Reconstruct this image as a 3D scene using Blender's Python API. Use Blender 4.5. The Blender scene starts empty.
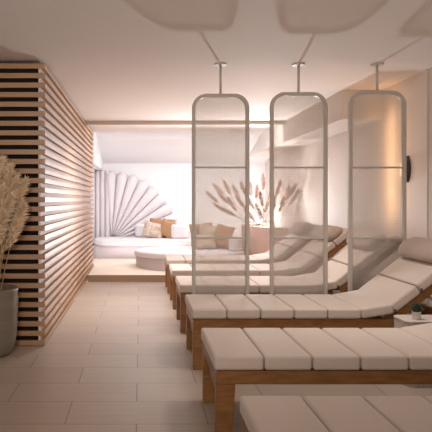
import bpy, bmesh, math, random
from mathutils import Vector, Matrix
R = math.radians
random.seed(7)
S = bpy.context.scene
COL = S.collection

# ------------------------------------------------------------------ camera
cam_d = bpy.data.cameras.new('camera'); cam = bpy.data.objects.new('camera', cam_d); COL.objects.link(cam)
cam.location = (0, 0, 1.25); cam.rotation_euler = (R(90), 0, 0)
cam_d.sensor_width = 36; cam_d.lens = 640/432*36
cam_d.shift_x = (216-140)/432; cam_d.shift_y = -(216-200)/432
cam_d.clip_start = 0.05; cam_d.clip_end = 100
S.camera = cam

# ------------------------------------------------------------------ world, lights, exposure
S.view_settings.view_transform = 'Standard'; S.view_settings.look = 'None'
S.view_settings.gamma = 1; S.view_settings.use_curve_mapping = False
S.view_settings.exposure = 0.0
w = bpy.data.worlds.new('world'); S.world = w; w.use_nodes = True
w.node_tree.nodes['Background'].inputs[0].default_value = (1.0, 0.96, 0.93, 1)
w.node_tree.nodes['Background'].inputs[1].default_value = 1.1

def light(name, kind, loc, energy, color, size=None, rot=(0,0,0), sy=None, blend=None, cone=None, r=None):
    d = bpy.data.lights.new(name, kind); o = bpy.data.objects.new(name, d); COL.objects.link(o)
    o.location = loc; o.rotation_euler = rot; d.energy = energy; d.color = color
    if kind == 'AREA':
        d.shape = 'RECTANGLE'; d.size = size; d.size_y = sy or size
    if kind == 'SPOT': d.spot_size = cone; d.spot_blend = blend
    if r is not None and kind != 'AREA': d.shadow_soft_size = r
    return o
def aim(o, target): o.rotation_euler = (Vector(target) - o.location).to_track_quat('-Z', 'Y').to_euler()
# uplight standing in the planter behind the pampas grass
aim(light('planter_spot_lamp', 'SPOT', (2.12, 11.1, 0.90), 540, (1.0, 0.98, 0.99), cone=R(108), blend=1.0, r=0.09), (0.7, 6.0, 3.0))
# glow among the pampas stems
light('planter_uplight_lamp', 'POINT', (2.30, 12.35, 0.87), 40, (1.0, 0.94, 0.92), r=0.045)
# added fill behind the ceiling beam, brightens the rear alcove; no known fixture
light('alcove_beam_fill', 'AREA', (0.7, 9.86, 2.40), 42, (0.92, 0.94, 1.0), 2.6, (R(62), 0, 0), 0.05)
# added fill facing down from under the alcove ceiling, stands for no real source
light('alcove_top_fill', 'AREA', (0.75, 12.3, 2.26), 32, (0.92, 0.94, 1.0), 2.0, (0, 0, 0), 0.9)
# invented upward fill hidden behind the daybed, to lift the alcove ceiling
light('alcove_floor_fill', 'AREA', (0.15, 12.38, 0.14), 3.5, (1.0, 0.95, 1.0), 1.5, (R(180), 0, 0), 0.08)
light('front_bed_fill', 'SPOT', (1.4, 4.25, 2.42), 92, (1.0, 0.93, 0.88), rot=(0, 0, 0), cone=R(130), blend=1.0, r=0.15)  # added overhead fill for the front loungers, no fixture there
aim(light('front_ceiling_fill', 'SPOT', (-0.5, 0.2, 1.9), 210, (1.0, 0.88, 0.76), cone=R(100), blend=1.0, r=0.2), (-0.2, 5.0, 2.6))  # added fill beside the camera, lifts the front ceiling and slats
light('behind_camera_fill', 'POINT', (-0.4, -0.6, 1.9), 12, (1.0, 0.84, 0.70), r=0.25)  # unseen warm fill added behind the camera, no known lamp
light('aisle_fill', 'SPOT', (-0.1, 7.6, 2.42), 230, (1.0, 0.96, 0.96), rot=(0, 0, 0), cone=R(125), blend=0.9, r=0.12)  # added overhead fill that brightens the aisle floor, without a fixture
light('middle_fill', 'SPOT', (1.5, 6.3, 2.42), 90, (1.0, 0.96, 0.94), rot=(0, 0, 0), cone=R(125), blend=0.9, r=0.12)  # added overhead fill for the middle loungers, no real ceiling spot

# ------------------------------------------------------------------ materials
def mat(name, color, rough=0.6, spec=0.5, bump=None, var=None, sheen=0, metal=0, trans=0):
    m = bpy.data.materials.new(name); m.use_nodes = True
    nt = m.node_tree; b = nt.nodes['Principled BSDF']
    b.inputs['Base Color'].default_value = (*color, 1); b.inputs['Roughness'].default_value = rough
    b.inputs['Specular IOR Level'].default_value = spec; b.inputs['Metallic'].default_value = metal
    if sheen: b.inputs['Sheen Weight'].default_value = sheen
    tc = nt.nodes.new('ShaderNodeTexCoord')
    if var:   # (scale xyz, noise scale, color2)
        mp = nt.nodes.new('ShaderNodeMapping'); mp.inputs['Scale'].default_value = var[0]
        nz = nt.nodes.new('ShaderNodeTexNoise'); nz.inputs['Scale'].default_value = var[1]; nz.inputs['Detail'].default_value = 5
        rp = nt.nodes.new('ShaderNodeValToRGB')
        rp.color_ramp.elements[0].position = 0.3; rp.color_ramp.elements[1].position = 0.7
        rp.color_ramp.elements[0].color = (*color, 1); rp.color_ramp.elements[1].color = (*var[2], 1)
        nt.links.new(tc.outputs['Object'], mp.inputs[0]); nt.links.new(mp.outputs[0], nz.inputs['Vector'])
        nt.links.new(nz.outputs['Fac'], rp.inputs[0]); nt.links.new(rp.outputs[0], b.inputs['Base Color'])
    if bump:  # (scale, strength, dist)
        n2 = nt.nodes.new('ShaderNodeTexNoise'); n2.inputs['Scale'].default_value = bump[0]; n2.inputs['Detail'].default_value = 4
        bp = nt.nodes.new('ShaderNodeBump'); bp.inputs['Strength'].default_value = bump[1]; bp.inputs['Distance'].default_value = bump[2]
        nt.links.new(tc.outputs['Object'], n2.inputs['Vector']); nt.links.new(n2.outputs['Fac'], bp.inputs['Height'])
        nt.links.new(bp.outputs[0], b.inputs['Normal'])
    return m

M = {}
M['plaster'] = mat('plaster', (0.86, 0.80, 0.765), 0.8, 0.2, bump=(18, 0.15, 0.004))
M['wall'] = mat('wall_paint', (0.68, 0.61, 0.56), 0.75, 0.2, bump=(14, 0.15, 0.004))
M['alcove'] = mat('alcove_plaster', (0.80, 0.79, 0.80), 0.8, 0.2, bump=(16, 0.15, 0.004))
M['beam'] = mat('beam_paint', (0.68, 0.59, 0.51), 0.6, 0.3)
M['slat'] = mat('oak_slat', (0.35, 0.175, 0.072), 0.42, 0.5, var=((1.5, 1.5, 30), 3, (0.47, 0.255, 0.115)))
b_ = M['slat'].node_tree.nodes['Principled BSDF']; b_.inputs['Coat Weight'].default_value = 0.85; b_.inputs['Coat Roughness'].default_value = 0.52; b_.inputs['Coat IOR'].default_value = 1.6
M['slat_back'] = mat('pale_backing', (0.80, 0.70, 0.67), 0.6, 0.3)
M['dark'] = mat('dark_backing', (0.018, 0.012, 0.010), 0.8, 0.2)
M['teak'] = mat('teak', (0.19, 0.078, 0.020), 0.38, 0.5, var=((2, 12, 12), 4, (0.31, 0.14, 0.04)))
M['cushion'] = mat('cushion_fabric', (0.60, 0.50, 0.43), 0.9, 0.15, bump=(260, 0.25, 0.002), sheen=0.2)
M['pillow'] = mat('pillow_fabric', (0.43, 0.34, 0.285), 0.9, 0.15, bump=(260, 0.25, 0.002), sheen=0.2)
M['frame'] = mat('painted_metal', (0.52, 0.475, 0.42), 0.4, 0.5)
M['rod'] = mat('rod_metal', (0.55, 0.50, 0.45), 0.35, 0.5)
M['white_sofa'] = mat('white_upholstery', (0.76, 0.72, 0.73), 0.85, 0.15, bump=(90, 0.2, 0.003))
M['base_sofa'] = mat('sofa_plinth', (0.60, 0.54, 0.55), 0.8, 0.2)
M['fan'] = mat('fan_relief', (0.78, 0.72, 0.73), 0.6, 0.3)
M['tan'] = mat('tan_fabric', (0.42, 0.24, 0.13), 0.9, 0.1, bump=(120, 0.3, 0.003))
M['cream'] = mat('patterned_fabric', (0.72, 0.60, 0.50), 0.9, 0.1, var=((1, 1, 1), 14, (0.42, 0.30, 0.22)), bump=(90, 0.4, 0.004))
M['planter'] = mat('pink_plaster', (0.52, 0.36, 0.30), 0.7, 0.2, bump=(20, 0.1, 0.003))
M['pot'] = mat('grey_ceramic', (0.18, 0.15, 0.115), 0.55, 0.35, var=((1, 1, 8), 2.5, (0.24, 0.205, 0.16)))
M['plume'] = mat('pampas_plume', (0.90, 0.72, 0.52), 0.9, 0.1)
M['plume2'] = mat('pampas_plume_rear', (0.72, 0.54, 0.44), 0.9, 0.1)
M['stem'] = mat('pampas_stem', (0.50, 0.34, 0.16), 0.7, 0.2)
M['white'] = mat('white_ceramic', (0.70, 0.64, 0.58), 0.5, 0.4)
M['green'] = mat('succulent_leaf', (0.05, 0.085, 0.06), 0.5, 0.4)
M['table'] = mat('ribbed_table', (0.60, 0.52, 0.46), 0.6, 0.3)
M['blackmetal'] = mat('dark_metal', (0.06, 0.045, 0.035), 0.5, 0.4)
M['strap'] = mat('strap', (0.12, 0.09, 0.07), 0.7, 0.2)
M['edge'] = mat('step_wood', (0.36, 0.24, 0.16), 0.6, 0.3)
M['soil'] = mat('soil', (0.10, 0.06, 0.04), 0.9, 0.1)

def emis(name, color, st):
    m = bpy.data.materials.new(name); m.use_nodes = True
    b = m.node_tree.nodes['Principled BSDF']
    b.inputs['Base Color'].default_value = (*color, 1)
    b.inputs['Emission Color'].default_value = (*color, 1); b.inputs['Emission Strength'].default_value = st
    return m
M['glow'] = emis('lamp_glow', (1.0, 0.90, 0.82), 4)
M['warmglow'] = emis('sconce_glow', (1.0, 0.62, 0.28), 2.5)

def tile_mat(name, c1, c2, mortar, bw, rh, msize, rough):
    m = bpy.data.materials.new(name); m.use_nodes = True; nt = m.node_tree; b = nt.nodes['Principled BSDF']
    tc = nt.nodes.new('ShaderNodeTexCoord'); mp = nt.nodes.new('ShaderNodeMapping')
    mp.inputs['Location'].default_value = (0.42, 0.03, 0)
    br = nt.nodes.new('ShaderNodeTexBrick')
    br.inputs['Scale'].default_value = 1; br.inputs['Brick Width'].default_value = bw; br.inputs['Row Height'].default_value = rh
    br.inputs['Mortar Size'].default_value = msize; br.inputs['Color1'].default_value = (*c1, 1)
    br.inputs['Color2'].default_value = (*c2, 1); br.inputs['Mortar'].default_value = (*mortar, 1); br.inputs['Mortar Smooth'].default_value = 0.3
    nt.links.new(tc.outputs['Object'], mp.inputs[0]); nt.links.new(mp.outputs[0], br.inputs['Vector'])
    m2 = nt.nodes.new('ShaderNodeMapping'); m2.inputs['Scale'].default_value = (1.2, 14, 1)
    nz = nt.nodes.new('ShaderNodeTexNoise'); nz.inputs['Scale'].default_value = 2.2; nz.inputs['Detail'].default_value = 6
    nt.links.new(tc.outputs['Object'], m2.inputs[0]); nt.links.new(m2.outputs[0], nz.inputs['Vector'])
    mr = nt.nodes.new('ShaderNodeMapRange'); mr.inputs['To Min'].default_value = 0.82; mr.inputs['To Max'].default_value = 1.12
    nt.links.new(nz.outputs['Fac'], mr.inputs['Value'])
    mx = nt.nodes.new('ShaderNodeMix'); mx.data_type = 'RGBA'; mx.blend_type = 'MULTIPLY'; mx.inputs['Factor'].default_value = 1
    nt.links.new(br.outputs['Color'], mx.inputs['A']); nt.links.new(mr.outputs[0], mx.inputs['B'])
    nt.links.new(mx.outputs['Result'], b.inputs['Base Color'])
    b.inputs['Roughness'].default_value = rough; b.inputs['Specular IOR Level'].default_value = 0.45
    return m
M['floor'] = tile_mat('wood_look_tile', (0.45, 0.355, 0.28), (0.40, 0.31, 0.245), (0.21, 0.155, 0.115), 0.80, 0.40, 0.004, 0.42)
M['platform'] = mat('platform_plaster', (0.84, 0.72, 0.60), 0.6, 0.3, var=((1, 1, 1), 3, (0.80, 0.67, 0.55)))

def mesh_panel_mat():
    m = bpy.data.materials.new('woven_mesh_panel'); m.use_nodes = True; nt = m.node_tree
    for n in list(nt.nodes): nt.nodes.remove(n)
    out = nt.nodes.new('ShaderNodeOutputMaterial'); mix = nt.nodes.new('ShaderNodeMixShader')
    tr = nt.nodes.new('ShaderNodeBsdfTransparent'); tr.inputs[0].default_value = (0.76, 0.73, 0.69, 1)
    df = nt.nodes.new('ShaderNodeBsdfDiffuse'); df.inputs[0].default_value = (0.48, 0.43, 0.38, 1)
    tl = nt.nodes.new('ShaderNodeBsdfTranslucent'); tl.inputs[0].default_value = (0.48, 0.43, 0.38, 1)
    m2 = nt.nodes.new('ShaderNodeMixShader'); m2.inputs[0].default_value = 0.45
    nt.links.new(df.outputs[0], m2.inputs[1]); nt.links.new(tl.outputs[0], m2.inputs[2])
    tc = nt.nodes.new('ShaderNodeTexCoord'); sep = nt.nodes.new('ShaderNodeSeparateXYZ'); nt.links.new(tc.outputs['Object'], sep.inputs[0])
    outs = []
    for ax, per in (('X', 0.021), ('Z', 0.019)):
        a = nt.nodes.new('ShaderNodeMath'); a.operation = 'MULTIPLY'; a.inputs[1].default_value = 2*math.pi/per
        s = nt.nodes.new('ShaderNodeMath'); s.operation = 'SINE'
        g = nt.nodes.new('ShaderNodeMapRange'); g.inputs['From Min'].default_value = 0.0; g.inputs['From Max'].default_value = 0.9
        nt.links.new(sep.outputs[ax], a.inputs[0]); nt.links.new(a.outputs[0], s.inputs[0]); nt.links.new(s.outputs[0], g.inputs['Value'])
        outs.append(g)
    mxx = nt.nodes.new('ShaderNodeMath'); mxx.operation = 'MAXIMUM'
    nt.links.new(outs[0].outputs[0], mxx.inputs[0]); nt.links.new(outs[1].outputs[0], mxx.inputs[1])
    rr = nt.nodes.new('ShaderNodeMapRange'); rr.inputs['To Min'].default_value = 0.40; rr.inputs['To Max'].default_value = 0.47
    nt.links.new(mxx.outputs[0], rr.inputs['Value']); nt.links.new(rr.outputs[0], mix.inputs[0])
    nt.links.new(tr.outputs[0], mix.inputs[1]); nt.links.new(m2.outputs[0], mix.inputs[2]); nt.links.new(mix.outputs[0], out.inputs[0])
    return m
M['panel'] = mesh_panel_mat()

# ------------------------------------------------------------------ helpers
def box(bm, x0, x1, y0, y1, z0, z1, mtx=None):
    vs = [bm.verts.new(Vector(p)) for p in ((x0,y0,z0),(x1,y0,z0),(x1,y1,z0),(x0,y1,z0),(x0,y0,z1),(x1,y0,z1),(x1,y1,z1),(x0,y1,z1))]
    if mtx:
        for v in vs: v.co = mtx @ v.co
    for f in ((0,3,2,1),(4,5,6,7),(0,1,5,4),(1,2,6,5),(2,3,7,6),(3,0,4,7)): bm.faces.new([vs[i] for i in f])
def tube(bm, pts, r, n=8, cap=True):
    rings = []
    rs = r if isinstance(r, (list, tuple)) else [r]*len(pts)
    pts = [Vector(p) for p in pts]
    for i, p in enumerate(pts):
        t = (pts[min(i+1, len(pts)-1)] - pts[max(i-1, 0)]).normalized()
        a = t.cross(Vector((0, 1, 0)));
        if a.length < 0.1: a = t.cross(Vector((1, 0, 0)))
        a.normalize(); b = t.cross(a)
        rings.append([bm.verts.new(p + rs[i]*(math.cos(2*math.pi*k/n)*a + math.sin(2*math.pi*k/n)*b)) for k in range(n)])
    for i in range(len(rings)-1):
        for k in range(n): bm.faces.new((rings[i][k], rings[i][(k+1) % n], rings[i+1][(k+1) % n], rings[i+1][k]))
    if cap: bm.faces.new(rings[0][::-1]); bm.faces.new(rings[-1])
def lathe(bm, prof, c=(0,0), n=48, sx=1, sy=1, flute=None):
    rings = []
    for r, z in prof:
        ring = []
        for k in range(n):
            a = 2*math.pi*k/n
            rr = r*(1 + (flute[1]*math.cos(a*flute[0]) if flute else 0))
            ring.append(bm.verts.new((c[0]+sx*rr*math.cos(a), c[1]+sy*rr*math.sin(a), z)))
        rings.append(ring)
    for i in range(len(rings)-1):
        for k in range(n): bm.faces.new((rings[i][k], rings[i][(k+1) % n], rings[i+1][(k+1) % n], rings[i+1][k]))
    bm.faces.new(rings[0][::-1]); bm.faces.new(rings[-1])
def prism(bm, pts, z0, z1):
    lo = [bm.verts.new((x, y, z0)) for x, y in pts]; hi = [bm.verts.new((x, y, z1)) for x, y in pts]
    n = len(pts)
    for k in range(n): bm.faces.new((lo[k], lo[(k+1) % n], hi[(k+1) % n], hi[k]))
    bm.faces.new(lo[::-1]); bm.faces.new(hi)
def obj(name, bm, m, parent=None, loc=None, rot=None, bevel=0, seg=3, smooth=False, label=None, subsurf=0):
    bmesh.ops.recalc_face_normals(bm, faces=bm.faces)
    me = bpy.data.meshes.new(name); bm.to_mesh(me); bm.free()
    if smooth:
        for p in me.polygons: p.use_smooth = True
    me.materials.append(M[m]); o = bpy.data.objects.new(name, me); COL.objects.link(o)
    if loc: o.location = loc
    if rot: o.rotation_euler = rot
    if bevel:
        b = o.modifiers.new('bevel', 'BEVEL'); b.width = bevel; b.segments = seg; b.limit_method = 'ANGLE'; b.angle_limit = R(40)
        for p in me.polygons: p.use_smooth = True
        o.modifiers.new('wn', 'WEIGHTED_NORMAL')
    if subsurf:
        s = o.modifiers.new('sub', 'SUBSURF'); s.levels = subsurf; s.render_levels = subsurf
    if parent: o.parent = parent
    if label: o['label'] = label
    return o
def thing(name, label, cat, loc=(0,0,0), rotz=0, group=None):
    o = bpy.data.objects.new(name, None); COL.objects.link(o); o.location = loc; o.rotation_euler = (0,0,rotz)
    o.empty_display_size = 0.1
    o['label'] = label; o['category'] = cat
    if group: o['group'] = group
    return o
def tag(o, label, cat, group=None):
    o['label'] = label; o['category'] = cat
    if group: o['group'] = group
    return o
def struct(name, boxes, m, bevel=0):
    bm = bmesh.new()
    for b in boxes: box(bm, *b)
    o = obj(name, bm, m, bevel=bevel); o['kind'] = 'structure'; return o
def copy_tree(root, loc=None, rotz=None, label=None, group=None):
    r = root.copy(); COL.objects.link(r)
    if loc is not None: r.location = loc
    if rotz is not None: r.rotation_euler = (0, 0, rotz)
    if label: r['label'] = label
    if group: r['group'] = group
    for ch in list(root.children):
        c = ch.copy(); COL.objects.link(c); c.parent = r
        for g in ch.children:
            d = g.copy(); COL.objects.link(d); d.parent = c
    return r

# ------------------------------------------------------------------ setting
H = 2.45; XR = 2.64; YB = 13.5
struct('floor', [(-3.2, XR, -2.5, 9.76, -0.1, 0)], 'floor')
struct('platform_floor', [(-0.80, XR, 9.80, YB, -0.1, 0.10), (-0.95, -0.80, 11.23, YB, -0.1, 0.10)], 'platform')
struct('trim_1', [(-0.80, XR, 9.755, 9.80, 0.0, 0.103)], 'edge')
struct('ceiling', [(-3.2, XR+0.1, -2.5, 11.4, H, H+0.1)], 'plaster')
# rear alcove ceiling: level, then raking down to the back wall
bm = bmesh.new()
prof = [(11.4, H)] + [(11.4+0.5*t/6*1.0, H-0.012*t*t/6) for t in range(1, 7)] + [(YB+0.1, 2.00)]
lo = [bm.verts.new((x, y, z)) for x in (-0.95, XR+0.1) for y, z in prof]
hi = [bm.verts.new((x, y, z+0.12)) for x in (-0.95, XR+0.1) for y, z in prof]
n = len(prof)
for k in range(n-1):
    bm.faces.new((lo[k], lo[k+1], lo[n+k+1], lo[n+k])); bm.faces.new((hi[k], hi[n+k], hi[n+k+1], hi[k+1]))
    bm.faces.new((lo[k], hi[k], hi[k+1], lo[k+1])); bm.faces.new((lo[n+k], lo[n+k+1], hi[n+k+1], hi[n+k]))
bm.faces.new((lo[0], lo[n], hi[n], hi[0])); bm.faces.new((lo[n-1], hi[n-1], hi[2*n-1], lo[2*n-1]))
o = obj('ceiling_alcove', bm, 'alcove'); o['kind'] = 'structure'
struct('wall_back', [(-0.95, XR+0.1, YB, YB+0.1, 0, H)], 'alcove')
struct('wall_right', [(XR, XR+0.1, -2.5, YB, -0.1, H+0.1)], 'wall')
struct('wall_left', [(-3.3, -3.2, -2.5, 5.6, -0.1, H+0.1)], 'wall')
struct('wall_alcove_left', [(-1.05, -0.95, 11.23, YB, 0, H)], 'alcove')
struct('ceiling_soffit', [(-0.95, -0.785, 11.25, YB, 1.88, H)], 'alcove')
struct('ceiling_bulkhead', [(2.20, XR, 6.98, YB, 2.13, H)], 'wall', bevel=0.006)
struct('ceiling_beam', [(-0.81, 2.20, 9.70, 9.78, 2.392, H)], 'beam', bevel=0.004)
# shallow vertical panels on the right wall
for k, y0 in enumerate((5.02, 5.42, 5.86)):
    struct('trim_%d' % (k+2), [(XR-0.012, XR, y0, y0+0.05, 0.0, H)], 'wall', bevel=0.003)
struct('baseboard_right', [(XR-0.012, XR, -2.5, 4.9, 0, 0.07)], 'plaster')

# ------------------------------------------------------------------ slatted partition
XS = -0.813; YS = 5.48; ZT = 2.42; pitch = 0.0818; sh = 0.044
sp = thing('slatted_partition', 'tall block clad in horizontal oak slats with dark gaps, behind the grey pot', 'slatted partition', (XS, YS, 0))
def rel(b): return (b[0]-XS, b[1]-XS, b[2]-YS, b[3]-YS, b[4], b[5])
bm = bmesh.new(); bs = bmesh.new()
nsl = 30
for k in range(nsl):
    z1 = ZT - k*pitch; z0 = max(0.003, z1 - sh)
    if z1 < 0.02: break
    box(bm, *rel((-3.15, XS-0.0402, YS, YS+0.032, z0, z1)))
    box(bs, *rel((XS-0.040, XS, YS-0.001, 11.22, z0, z1)))
obj('front_slats', bm, 'slat', sp, bevel=0.002, seg=2)
obj('side_slats', bs, 'slat', sp, bevel=0.002, seg=2)
bm = bmesh.new(); box(bm, *rel((XS-0.058, XS-0.0402, YS+0.008, 11.22, 0.002, ZT-0.002)))
obj('side_backing', bm, 'slat_back', sp, label='pale painted board behind the side slats')
bm = bmesh.new(); box(bm, *rel((-3.15, XS-0.0585, YS+0.06, YS+0.09, 0.002, ZT-0.004))); box(bm, *rel((-3.15, XS-0.0585, YS+0.09, 11.2, ZT-0.03, ZT-0.004)))
obj('front_backing', bm, 'dark', sp, label='near-black board behind the front slats')

# ------------------------------------------------------------------ alcove: fan relief, fluting, sofas
fan = thing('fan_relief', 'large white pleated half-fan relief mounted on the back wall above the sofa', 'wall relief', (-0.60, YB-0.004, 0.40))
def petal(bm, ang, rad, half, depth):
    u = Vector((math.cos(ang), 0, math.sin(ang))); v = Vector((-math.sin(ang), 0, math.cos(ang)))
    N = 16; K = 8; rings = []
    for i in range(N+1):
        t = i/N
        if t < 0.9: r = 0.08 + (rad-0.08)*t/0.9*0.90; wd = r*math.tan(half)
        else:
            q = (t-0.9)/0.1; r = 0.08+(rad-0.08)*(0.90+0.10*math.sin(q*math.pi/2)); wd = rad*0.92*math.tan(half)*math.cos(q*math.pi/2*0.96)
        d = depth*(0.35+0.65*r/rad)*(1 if t < 0.9 else math.cos((t-0.9)/0.1*math.pi/2*0.9))
        rings.append([bm.verts.new(u*r + v*(wd*math.cos(math.pi*k/K)) + Vector((0, -d*math.sin(math.pi*k/K), 0))) for k in range(K+1)])
    for i in range(N):
        for k in range(K): bm.faces.new((rings[i][k], rings[i][k+1], rings[i+1][k+1], rings[i+1][k]))
        bm.faces.new((rings[i][K], rings[i][0], rings[i+1][0], rings[i+1][K]))
    bm.faces.new(rings[0]); bm.faces.new(rings[-1][::-1])
for k in range(9):
    ang = R(9 + 10.2*k)
    bm = bmesh.new(); petal(bm, ang, 1.47, R(5.2), 0.13)
    obj('pleat', bm, 'fan', fan, smooth=True)
fl = thing('fluted_panel', 'narrow white panel of upright flutes left of the fan relief', 'wall panel', (-0.79, YB-0.003, 0.42))
for k in range(3):
    bm = bmesh.new(); xc = -0.105 + 0.105*k; K = 10
    prf = [(xc + 0.052*math.cos(math.pi*j/K), -0.07*math.sin(math.pi*j/K)) for j in range(K+1)]
    prism(bm, prf, 0.0, 1.44 - 0.0*k)
    obj('flute', bm, 'fan', fl, smooth=False)

def rrect(x0, x1, y0, y1, r, n=8):
    pts = []
    for cx, cy, a0 in ((x1-r, y1-r, 0), (x0+r, y1-r, 90), (x0+r, y0+r, 180), (x1-r, y0+r, 270)):
        for k in range(n+1):
            a = R(a0+90*k/n); pts.append((cx+r*math.cos(a), cy+r*math.sin(a)))
    return pts
so = thing('alcove_sofa', 'long white upholstered sofa below the fan relief on the platform', 'sofa', (0.1, 12.95, 0.10))
def soff(pts): return [(x-0.1, y-12.95) for x, y in pts]
bm = bmesh.new(); prism(bm, soff(rrect(-0.94, 0.98, 12.60, 13.38, 0.10)), 0.001, 0.255); obj('base', bm, 'base_sofa', so, bevel=0.01)
bm = bmesh.new(); prism(bm, soff(rrect(-0.92, 1.02, 12.5, 13.38, 0.22)), 0.257, 0.385); obj('seat', bm, 'white_sofa', so, bevel=0.045, seg=4)
bm = bmesh.new(); prism(bm, soff(rrect(-0.10, 0.60, 13.12, 13.38, 0.1)), 0.387, 0.655); obj('backrest', bm, 'white_sofa', so, bevel=0.05, seg=4)
bm = bmesh.new(); prism(bm, soff(rrect(0.62, 0.96, 12.62, 13.38, 0.1)), 0.387, 0.665); obj('armrest', bm, 'white_sofa', so, bevel=0.05, seg=4)

ot = thing('round_daybed', 'large round white daybed in front of the sofa at the platform step', 'daybed', (0.85, 11.15, 0.10))
bm = bmesh.new(); lathe(bm, [(0.92, 0.001), (0.92, 0.185)], n=72); obj('base', bm, 'base_sofa', ot, bevel=0.008)
bm = bmesh.new(); lathe(bm, [(0.95, 0.187), (0.95, 0.285)], n=72); obj('mattress', bm, 'white_sofa', ot, bevel=0.035, seg=4)
bm = bmesh.new(); arc = [(0.90*math.cos(R(a)), 0.90*math.sin(R(a))) for a in range(-28, 81, 6)] + [(0.72*math.cos(R(a)), 0.72*math.sin(R(a))) for a in range(80, -29, -6)]
prism(bm, arc, 0.287, 0.50); obj('backrest', bm, 'white_sofa', ot, bevel=0.04, seg=4)

def pillow_bm(wd, hh, th, N=14):
    bm = bmesh.new(); top = {}; bot = {}
    for i in range(N+1):
        for j in range(N+1):
            u = 2*i/N-1; v = 2*j/N-1
            t = th/2*((1-u**4)*(1-v**4))**0.55
            pin = 1-0.06*(1-abs(u))*abs(v)**3; pin2 = 1-0.06*(1-abs(v))*abs(u)**3
            x = u*wd/2*pin2; z = v*hh/2*pin
            top[i, j] = bm.verts.new((x, -t, z))
            bot[i, j] = top[i, j] if (i in (0, N) or j in (0, N)) else bm.verts.new((x, t, z))
    for i in range(N):
        for j in range(N):
            bm.faces.new((top[i,j], top[i+1,j], top[i+1,j+1], top[i,j+1])); bm.faces.new((bot[i,j+1], bot[i+1,j+1], bot[i+1,j], bot[i,j]))
    return bm
def pillow(name, mt, x, y, z, wd, hh, th, tilt, roll, yaw, label):
    o = obj(name, pillow_bm(wd, hh, th), mt, smooth=True, loc=(x, y, z)); o.rotation_mode = 'YXZ'
    o.rotation_euler = (R(tilt), R(roll), R(yaw)); tag(o, label, 'pillow'); return o
pillow('throw_pillow', 'tan', 0.45, 13.03, 0.69, 0.52, 0.36, 0.12, -10, 4, 0, 'wide tan pillow at the back of the sofa, behind the patterned one')
pillow('throw_pillow', 'tan', 0.56, 12.80, 0.665, 0.36, 0.34, 0.11, -12, 22, -20, 'tan pillow tilted against the sofa armrest')
pillow('throw_pillow', 'cream', 0.27, 12.83, 0.645, 0.42, 0.33, 0.13, -14, 14, 12, 'cream mottled pillow at the front of the white sofa')
pillow('throw_pillow', 'tan', 1.12, 11.62, 0.63, 0.42, 0.40, 0.13, -12, -5, 0, 'brown pillow at the back left of the round daybed')
pillow('throw_pillow', 'cream', 1.25, 11.44, 0.615, 0.42, 0.38, 0.13, -14, 8, -5, 'cream mottled pillow on the daybed, between two brown ones')
pillow('throw_pillow', 'tan', 1.47, 11.30, 0.61, 0.34, 0.40, 0.12, -14, 12, -30, 'brown pillow standing at the right end of the round daybed')
pillow('throw_pillow', 'cream', 1.14, 11.24, 0.52, 0.40, 0.27, 0.13, -22, -4, 8, 'low cream mottled pillow at the front of the daybed pillows')

# ------------------------------------------------------------------ planter and pampas grass
pl = thing('curved_planter', 'curved pinkish plaster planter wall in the rear right corner holding pampas', 'planter', (2.24, 11.45, 0.10))
def half_ell(rx, ry, cx, y0, n=28):
    pts = []
    for k in range(n+1):
        a = R(90 + 180*k/n); pts.append((cx + rx*math.cos(a), ry*math.sin(a)))
    return pts
outer = half_ell(0.80, 1.10, 0.395, 0); inner = half_ell(0.74, 1.04, 0.395, 0)[::-1]
bm = bmesh.new(); prism(bm, outer + inner, 0.001, 0.70); obj('wall', bm, 'planter', pl, bevel=0.01)
bm = bmesh.new(); prism(bm, half_ell(0.735, 1.035, 0.395, 0), 0.001, 0.60); obj('soil', bm, 'soil', pl)
up = thing('garden_uplight', 'small glowing uplight set in the planter behind the rim', 'lamp', (2.30, 12.35, 0.702))
bm = bmesh.new(); lathe(bm, [(0.05, 0), (0.05, 0.02), (0.015, 0.03), (0.015, 0.10)], n=20); obj('stand', bm, 'blackmetal', up)
bm = bmesh.new(); lathe(bm, [(0.03, 0.10), (0.05, 0.12), (0.045, 0.145)], n=20); obj('lens', bm, 'glow', up, label='glowing lens')

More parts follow.
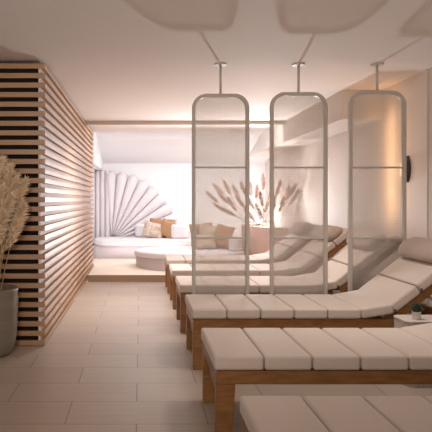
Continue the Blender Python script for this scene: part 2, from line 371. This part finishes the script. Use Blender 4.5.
def arc_pts(base, tip, bend, n=12):
    b = Vector(base); t = Vector(tip); c = (b+t)/2 + Vector(bend)
    return [b*(1-s)**2 + c*2*s*(1-s) + t*s*s for s in [i/n for i in range(n+1)]]
def pampas(name, base, tip, bend, plen, pw, mt, label, group, nstr=420, lod=1.0):
    base = Vector(base)
    pts = arc_pts((0,0,0), Vector(tip)-base, bend, 20)
    L = [0]
    for i in range(1, len(pts)): L.append(L[-1]+(pts[i]-pts[i-1]).length)
    tot = L[-1]
    def at(s):
        s = max(0, min(tot, s))
        for i in range(1, len(L)):
            if s <= L[i]:
                f = (s-L[i-1])/(L[i]-L[i-1]+1e-9); return pts[i-1].lerp(pts[i], f), (pts[i]-pts[i-1]).normalized()
        return pts[-1], (pts[-1]-pts[-2]).normalized()
    root = thing(name, label, 'pampas grass', base, 0, group)
    bm = bmesh.new(); tube(bm, pts, [0.0042*(1-0.6*i/20) for i in range(21)], 6); obj('stem', bm, 'stem', root, smooth=True)
    bm = bmesh.new()
    # soft core
    core = [at(tot-plen+plen*k/8) for k in range(9)]
    tube(bm, [c[0] for c in core], [pw*0.20*max(0.08, math.sin(math.pi*min(1, (k+0.6)/8.6))**0.8) for k in range(9)], 7)
    for k in range(nstr):
        q = random.random(); s = tot-plen+plen*q
        p, t = at(s)
        prof = (math.sin(math.pi*min(1.0, 0.12+q*0.86)))**0.75
        ang = random.random()*2*math.pi
        a = t.cross(Vector((0,1,0.01))).normalized(); b = t.cross(a)
        rad = a*math.cos(ang)+b*math.sin(ang)
        ln = pw*(0.75+0.7*random.random())*(0.35+0.65*prof)
        d = (rad*(0.34+0.3*random.random()) + t*0.85).normalized()
        p1 = p + d*ln*0.55; p2 = p + (d*0.95+Vector((0,0,-0.22))).normalized()*ln*1.05
        sd = d.cross(Vector((random.random()-.5, random.random()-.5, random.random()-.5))).normalized()*(0.0028+0.0022*random.random())*lod
        v = [bm.verts.new(x) for x in (p-sd*0.6, p+sd*0.6, p1+sd, p1-sd, p2)]
        bm.faces.new((v[0], v[1], v[2], v[3])); bm.faces.new((v[3], v[2], v[4]))
    me = bpy.data.meshes.new('plume'); bm.to_mesh(me); bm.free(); me.materials.append(M[mt])
    po = bpy.data.objects.new('plume', me); COL.objects.link(po); po.parent = root
    return root
def P(x, y, d): return Vector(((x-140)*d/640, d, 1.25-(y-200)*d/640))

rear = [(207,192,11.7),(214,184,11.9),(224,181,11.5),(233,186,11.8),(241,183,11.4),(228,198,11.4),(214,203,11.5),(247,196,11.8),(257,186,11.9),(263,175,11.6),(272,178,11.7),(281,181,11.5),(275,196,11.3),(289,186,11.6),(296,184,11.4),(301,190,11.3),(256,204,11.4),(268,202,11.8),(219,193,11.6),(236,196,11.5),(250,183,11.9),(244,207,11.4),(260,192,11.3),(272,188,11.9),(284,198,11.2),(222,208,11.3)]
for i, (x, y, d) in enumerate(rear):
    base = Vector((2.18+0.18*math.sin(i*2.1), 11.45+0.12*math.cos(i*1.7), 0.70))
    if x > 272: d = 10.5
    tip = P(x, y, d)
    if x > 272: base.y = 10.85
    tip.x = min(tip.x, 2.60)
    pampas('pampas_stem', base, tip, ((tip.x-base.x)*0.18, 0, 0.03), 0.29, 0.066, 'plume2', {207: 'dried pampas stem leaning furthest left out of the curved rear planter', 301: 'dried pampas stem leaning furthest right out of the curved rear planter', 263: 'tallest dried pampas stem in the curved planter, seen between the first two screens'}.get(x, 'one of the dried pampas stems fanning out in the middle of the curved rear planter'), 'pampas stems in the curved planter', 200, 1.9)

# grey floor pot, front left
pot = thing('floor_pot', 'tall grey ceramic pot of pampas at the left picture edge', 'pot', (-1.225, 5.17, 0))
bm = bmesh.new(); lathe(bm, [(0.150, 0.0), (0.178, 0.012), (0.205, 0.06), (0.222, 0.14), (0.231, 0.26), (0.236, 0.42), (0.238, 0.52), (0.238, 0.538), (0.232, 0.543), (0.224, 0.54), (0.221, 0.50), (0.21, 0.40), (0.20, 0.10), (0.15, 0.05)], n=56)
obj('vessel', bm, 'pot', pot, smooth=True)
bm = bmesh.new(); lathe(bm, [(0.205, 0.40), (0.21, 0.46)], n=40); obj('soil', bm, 'soil', pot)
front = [(26,180,5.12,60),(17,176,5.2,0),(3,158,5.2,0),(10,166,5.1,0),(-8,150,5.2,0),(-20,165,5.1,0),(24,205,5.1,0),(21,214,5.15,0),(12,196,4.98,0),(2,188,4.95,0),(-12,182,5.0,0),(-30,190,5.1,0),(7,172,5.3,0),(-4,200,4.95,0)]
for i, (x, y, d, _) in enumerate(front):
    base = Vector((-1.225+0.09*math.sin(i*2.3), 5.17+0.09*math.cos(i*1.9), 0.465))
    tip = P(x, y, d)
    pampas('pampas_stem', base, tip, (0.015*(1 if i % 2 else -1), 0, 0.12), 0.46 if y < 200 else 0.36, 0.082, 'plume', {26: 'fluffy beige pampas stem leaning furthest right from the grey pot, before the slats', 3: 'tall fluffy beige pampas stem at the left picture edge, reaching highest from the grey pot'}.get(x, 'one of the fluffy beige pampas stems packed together in the grey floor pot'), 'pampas stems in the grey pot', 620, 1.25)

# ------------------------------------------------------------------ loungers
W = 0.72; NC = 0.247; HX = 6*NC; ANG = R(38)
def cushion_bm(x0, x1, y0, y1, z0, z1):
    bm = bmesh.new(); box(bm, x0, x1, y0, y1, z0, z1); return bm
def make_lounger():
    root = thing('sun_lounger', '', 'sun lounger', (0.39, 3.28, 0))
    # legs
    for (xx, yy, s) in ((0.0, 0.0, 1), (0.0, W-0.065, 1), (1.92, 0.0, -1), (1.92, W-0.065, -1)):
        bm = bmesh.new()
        top = [(xx, yy), (xx+0.10, yy), (xx+0.10, yy+0.065), (xx, yy+0.065)]
        bot = [(xx+(0 if s > 0 else 0.02), yy), (xx+0.10-(0.02 if s > 0 else 0), yy), (xx+0.10-(0.02 if s > 0 else 0), yy+0.065), (xx+(0 if s > 0 else 0.02), yy+0.065)]
        lo = [bm.verts.new((a, b, 0)) for a, b in bot]; hi = [bm.verts.new((a, b, 0.304)) for a, b in top]
        for k in range(4): bm.faces.new((lo[k], lo[(k+1) % 4], hi[(k+1) % 4], hi[k]))
        bm.faces.new(lo[::-1]); bm.faces.new(hi)
        obj('leg', bm, 'teak', root, bevel=0.004)
    for yy in (0.0, W-0.04):
        bm = bmesh.new(); box(bm, 0, 2.02, yy, yy+0.04, 0.304, 0.374); obj('side_rail', bm, 'teak', root, bevel=0.004)
    for xx in (0.001, 1.98):
        bm = bmesh.new(); box(bm, xx, xx+0.035, 0.041, W-0.041, 0.304, 0.372); obj('end_rail', bm, 'teak', root, bevel=0.004)
    for xx in (0.03, 1.95):
        bm = bmesh.new(); box(bm, xx, xx+0.03, 0.066, W-0.066, 0.19, 0.245); obj('stretcher', bm, 'teak', root, bevel=0.004)
    bm = bmesh.new()
    for k in range(13): box(bm, 0.05+0.110*k, 0.05+0.110*k+0.07, 0.041, W-0.041, 0.350, 0.371)
    obj('seat_slats', bm, 'teak', root)
    # seat cushions
    for k in range(6):
        bm = cushion_bm(k*NC+0.0025-(0.012 if k == 0 else 0), (k+1)*NC-0.0025, -0.012, W+0.012, 0.377, 0.452)
        if k == 5:
            TT = Matrix.Translation((k*NC, 0, 0.377)) @ Matrix.Rotation(-R(9), 4, 'Y') @ Matrix.Translation((-k*NC, 0, -0.377))
            for v in bm.verts: v.co = TT @ v.co
        obj('cushion', bm, 'cushion', root, bevel=0.017, seg=4)
    # reclined back, in local frame at the hinge
    T = Matrix.Translation((HX-0.004, 0, 0.412)) @ Matrix.Rotation(-ANG, 4, 'Y')
    for yy in (0.0, W-0.04):
        bm = bmesh.new(); box(bm, 0.012, 0.76, yy, yy+0.04, -0.056, -0.004, T); obj('backrest_rail', bm, 'teak', root, bevel=0.004)
    bm = bmesh.new()
    for k in range(6): box(bm, 0.05+0.115*k, 0.12+0.115*k, 0.041, W-0.041, -0.03, -0.006, T)
    obj('backrest_slats', bm, 'teak', root)
    T2 = T; cl = []
    for k in range(3):
        bm = bmesh.new(); box(bm, 0.010+k*NC, (k+1)*NC-0.002+0.005, -0.012, W+0.012, 0.0, 0.076, T2); cs = obj('cushion', bm, 'cushion', root, bevel=0.019, seg=4)
        cl.append(cs)
    # head pillow
    bm = bmesh.new()
    Nn = 22; K = 20; rings = []
    for i in range(Nn+1):
        t = i/Nn; y = -0.008 + t*(W+0.016); e = 1 - abs(2*t-1)**9*0.45
        if i in (0, Nn): e = 0.35
        elif i in (1, Nn-1): e = min(e, 0.80)
        rings.append([bm.verts.new(T2 @ Vector((0.578+0.112*e*math.cos(2*math.pi*k/K), y, 0.116+0.066*e*math.sin(2*math.pi*k/K)))) for k in range(K)])
    for i in range(Nn):
        for k in range(K): bm.faces.new((rings[i][k], rings[i][(k+1) % K], rings[i+1][(k+1) % K], rings[i+1][k]))
    bm.faces.new(rings[0][::-1]); bm.faces.new(rings[-1])
    obj('head_pillow', bm, 'pillow', root, smooth=True, label='taupe bolster pillow')
    # cushion ties
    for qq, (T_, xx) in enumerate(((T2, 0.020), (T2, NC+0.018))):
        bm = bmesh.new(); box(bm, xx-0.007, xx+0.007, -0.018, -0.011, 0.014, 0.032, T_); obj('tie_strap', bm, 'strap', cl[qq])
    # prop strut
    top = T @ Vector((0.30, 0, -0.03))
    for yy in (0.10, W-0.13):
        bm = bmesh.new(); tube(bm, [(top.x, yy, top.z), (1.95, yy, 0.345)], 0.009, 8); obj('prop', bm, 'rod', root, smooth=True, label='pale metal prop strut')
    return root
L0 = make_lounger()
ll = ['wooden sun lounger nearest the camera, cut off by the bottom edge',
      'second wooden sun lounger from the camera, in front of the small plant table',
      'wooden sun lounger right before the hanging screens, beyond the small plant table',
      'wooden sun lounger directly behind the three hanging screens',
      'wooden sun lounger second from the back platform',
      'rearmost wooden sun lounger, next to the platform step']
for i, y in enumerate((1.89, 3.28, 4.70, 6.02, 7.30, 8.55)):
    if i == 0: L0.location = (0.415, y, 0); L0['label'] = ll[0]; L0['group'] = 'row of sun loungers'
    else: copy_tree(L0, (0.39-0.008*max(0, i-2), y, 0), 0, ll[i], 'row of sun loungers')

# ------------------------------------------------------------------ hanging screens
def rr_loop(x0, x1, z0, z1, r, n=8):
    pts = []
    for cx, cz, a0 in ((x1-r, z1-r, 0), (x0+r, z1-r, 90), (x0+r, z0+r, 180), (x1-r, z0+r, 270)):
        for k in range(n+1):
            a = R(a0+90*k/n); pts.append((cx+r*math.cos(a), cz+r*math.sin(a)))
    return pts
def make_screen(dz, label):
    ZTP = 2.186 + dz
    root = thing('hanging_screen', label, 'room divider', (0, 0, H), 0, 'hanging screens')
    w2 = 0.2525; t = 0.030; zt = ZTP-H; zb = 0.27-H
    o_ = rr_loop(-w2, w2, zb, zt, 0.13, 10); i_ = rr_loop(-w2+t, w2-t, zb+t, zt-t, 0.10, 10)
    bm = bmesh.new(); n = len(o_); Y = 0.024
    A = [bm.verts.new((x, -Y, z)) for x, z in o_]; B = [bm.verts.new((x, -Y, z)) for x, z in i_]
    C = [bm.verts.new((x, Y, z)) for x, z in o_]; D = [bm.verts.new((x, Y, z)) for x, z in i_]
    for k in range(n):
        j = (k+1) % n
        for q in ((A[k],A[j],B[j],B[k]), (C[j],C[k],D[k],D[j]), (A[j],A[k],C[k],C[j]), (B[k],B[j],D[j],D[k])): bm.faces.new(q)
    obj('frame', bm, 'frame', root, bevel=0.004, seg=2)
    for z in (1.537, 0.914):
        bm = bmesh.new(); box(bm, -w2+t, w2-t, -0.012, 0.012, z-H-0.008, z-H+0.008); obj('crossbar', bm, 'frame', root, bevel=0.002)
    bm = bmesh.new(); pp = rr_loop(-w2+t, w2-t, zb+t, zt-t, 0.10, 10)
    a = [bm.verts.new((x, 0.0, z)) for x, z in pp]; bm.faces.new(a)
    obj('mesh_panel', bm, 'panel', root, label='see-through woven mesh infill')
    bm = bmesh.new(); tube(bm, [(0,0,zt-0.002), (0,0,-0.012)], 0.011, 12); obj('rod', bm, 'rod', root, smooth=True)
    bm = bmesh.new(); lathe(bm, [(0.055, -0.012), (0.055, -0.001)], n=28); obj('ceiling_plate', bm, 'rod', root)
    return root
for k, (x, dz, lb) in enumerate(((0.7105, 0.0, 'leftmost of three hanging mesh screens with rounded frame, nearest the slatted partition'),
                                 (1.3995, 0.014, 'middle one of three hanging mesh screens with rounded frame'),
                                 (2.0925, 0.028, 'rightmost of three hanging mesh screens, beside the wall sconce'))):
    s = make_screen(dz, lb); s.location = (x, 5.65, H)

# ------------------------------------------------------------------ side table, little plant, sconce
tb = thing('side_table', 'pale ribbed box-shaped side table between two sun loungers at the right', 'side table', (2.02, 4.385, 0))
def ribbed(x0, x1, y0, y1, r, amp, per):
    base = rrect(x0, x1, y0, y1, r, 6); pts = []; acc = 0; n = len(base)
    for k in range(n):
        a = Vector(base[k]).to_3d(); b = Vector(base[(k+1) % n]).to_3d(); L = (b-a).length
        m = max(1, int(round(L/(per/6)))); nrm = Vector(((b-a).y, -(b-a).x, 0)).normalized()
        for q in range(m):
            p = a.lerp(b, q/m); s_ = acc + L*q/m
            p = p + nrm*amp*abs(math.sin(math.pi*s_/per)); pts.append((p.x, p.y))
        acc += L
    return pts
bm = bmesh.new(); prism(bm, ribbed(-0.24, 0.24, -0.118, 0.118, 0.05, 0.009, 0.026), 0.001, 0.425); obj('body', bm, 'table', tb)
bm = bmesh.new(); prism(bm, rrect(-0.25, 0.25, -0.128, 0.128, 0.055), 0.426, 0.442); obj('top', bm, 'table', tb, bevel=0.004)
pp = thing('potted_succulent', 'tiny dark green succulent in a white pot on the ribbed side table', 'potted plant', (1.875, 4.34, 0.4425))
bm = bmesh.new(); lathe(bm, [(0.024, 0.0), (0.031, 0.052), (0.027, 0.052), (0.025, 0.044)], n=32); obj('pot', bm, 'white', pp, smooth=False)
bm = bmesh.new()
for k in range(46):
    a = k*2.4; el = R(12+72*(k/46)); L = 0.060*(0.75+0.4*random.random())
    d = Vector((math.cos(a)*math.cos(el), math.sin(a)*math.cos(el), math.sin(el))); s = d.cross(Vector((0,0,1))).normalized()*0.009; u = s.cross(d).normalized()*0.004
    b0 = Vector((0,0,0.048)); m_ = b0+d*L*0.6; t_ = b0+d*L+Vector((0,0,0.006))
    v = [bm.verts.new(p) for p in (b0, m_+s, m_+u, m_-s, m_-u, t_)]
    for q in ((0,1,2),(0,2,3),(0,3,4),(0,4,1),(5,2,1),(5,3,2),(5,4,3),(5,1,4)): bm.faces.new([v[i] for i in q])
obj('leaves', bm, 'green', pp)

sc = thing('wall_sconce', 'dark half-round wall sconce glowing warm beside the rightmost screen', 'wall lamp', (XR-0.002, 6.30, 1.555))
bm = bmesh.new(); K = 16; zz = [(-0.13, 0.25), (-0.10, 0.62), (-0.05, 0.92), (0, 1.0), (0.05, 0.92), (0.10, 0.62), (0.13, 0.25)]
rings = [[bm.verts.new((-0.055*s*math.sin(math.pi*k/K), -0.07*s*math.cos(math.pi*k/K), z)) for k in range(K+1)] for z, s in zz]
for i in range(len(rings)-1):
    for k in range(K): bm.faces.new((rings[i][k], rings[i][k+1], rings[i+1][k+1], rings[i+1][k]))
    bm.faces.new((rings[i][K], rings[i][0], rings[i+1][0], rings[i+1][K]))
bm.faces.new(rings[0]); bm.faces.new(rings[-1][::-1])
obj('shade', bm, 'blackmetal', sc, smooth=True)
bm = bmesh.new(); lathe(bm, [(0.014, -0.07), (0.020, -0.04), (0.020, 0.04), (0.014, 0.07)], c=(-0.022, 0.085), n=16); obj('bulb', bm, 'warmglow', sc, label='glowing warm bulb')
light('sconce_lamp', 'AREA', (XR-0.22, 6.72, 1.62), 4.5, (1.0, 0.58, 0.28), 1.1, (0, R(-90), 0), 0.05)
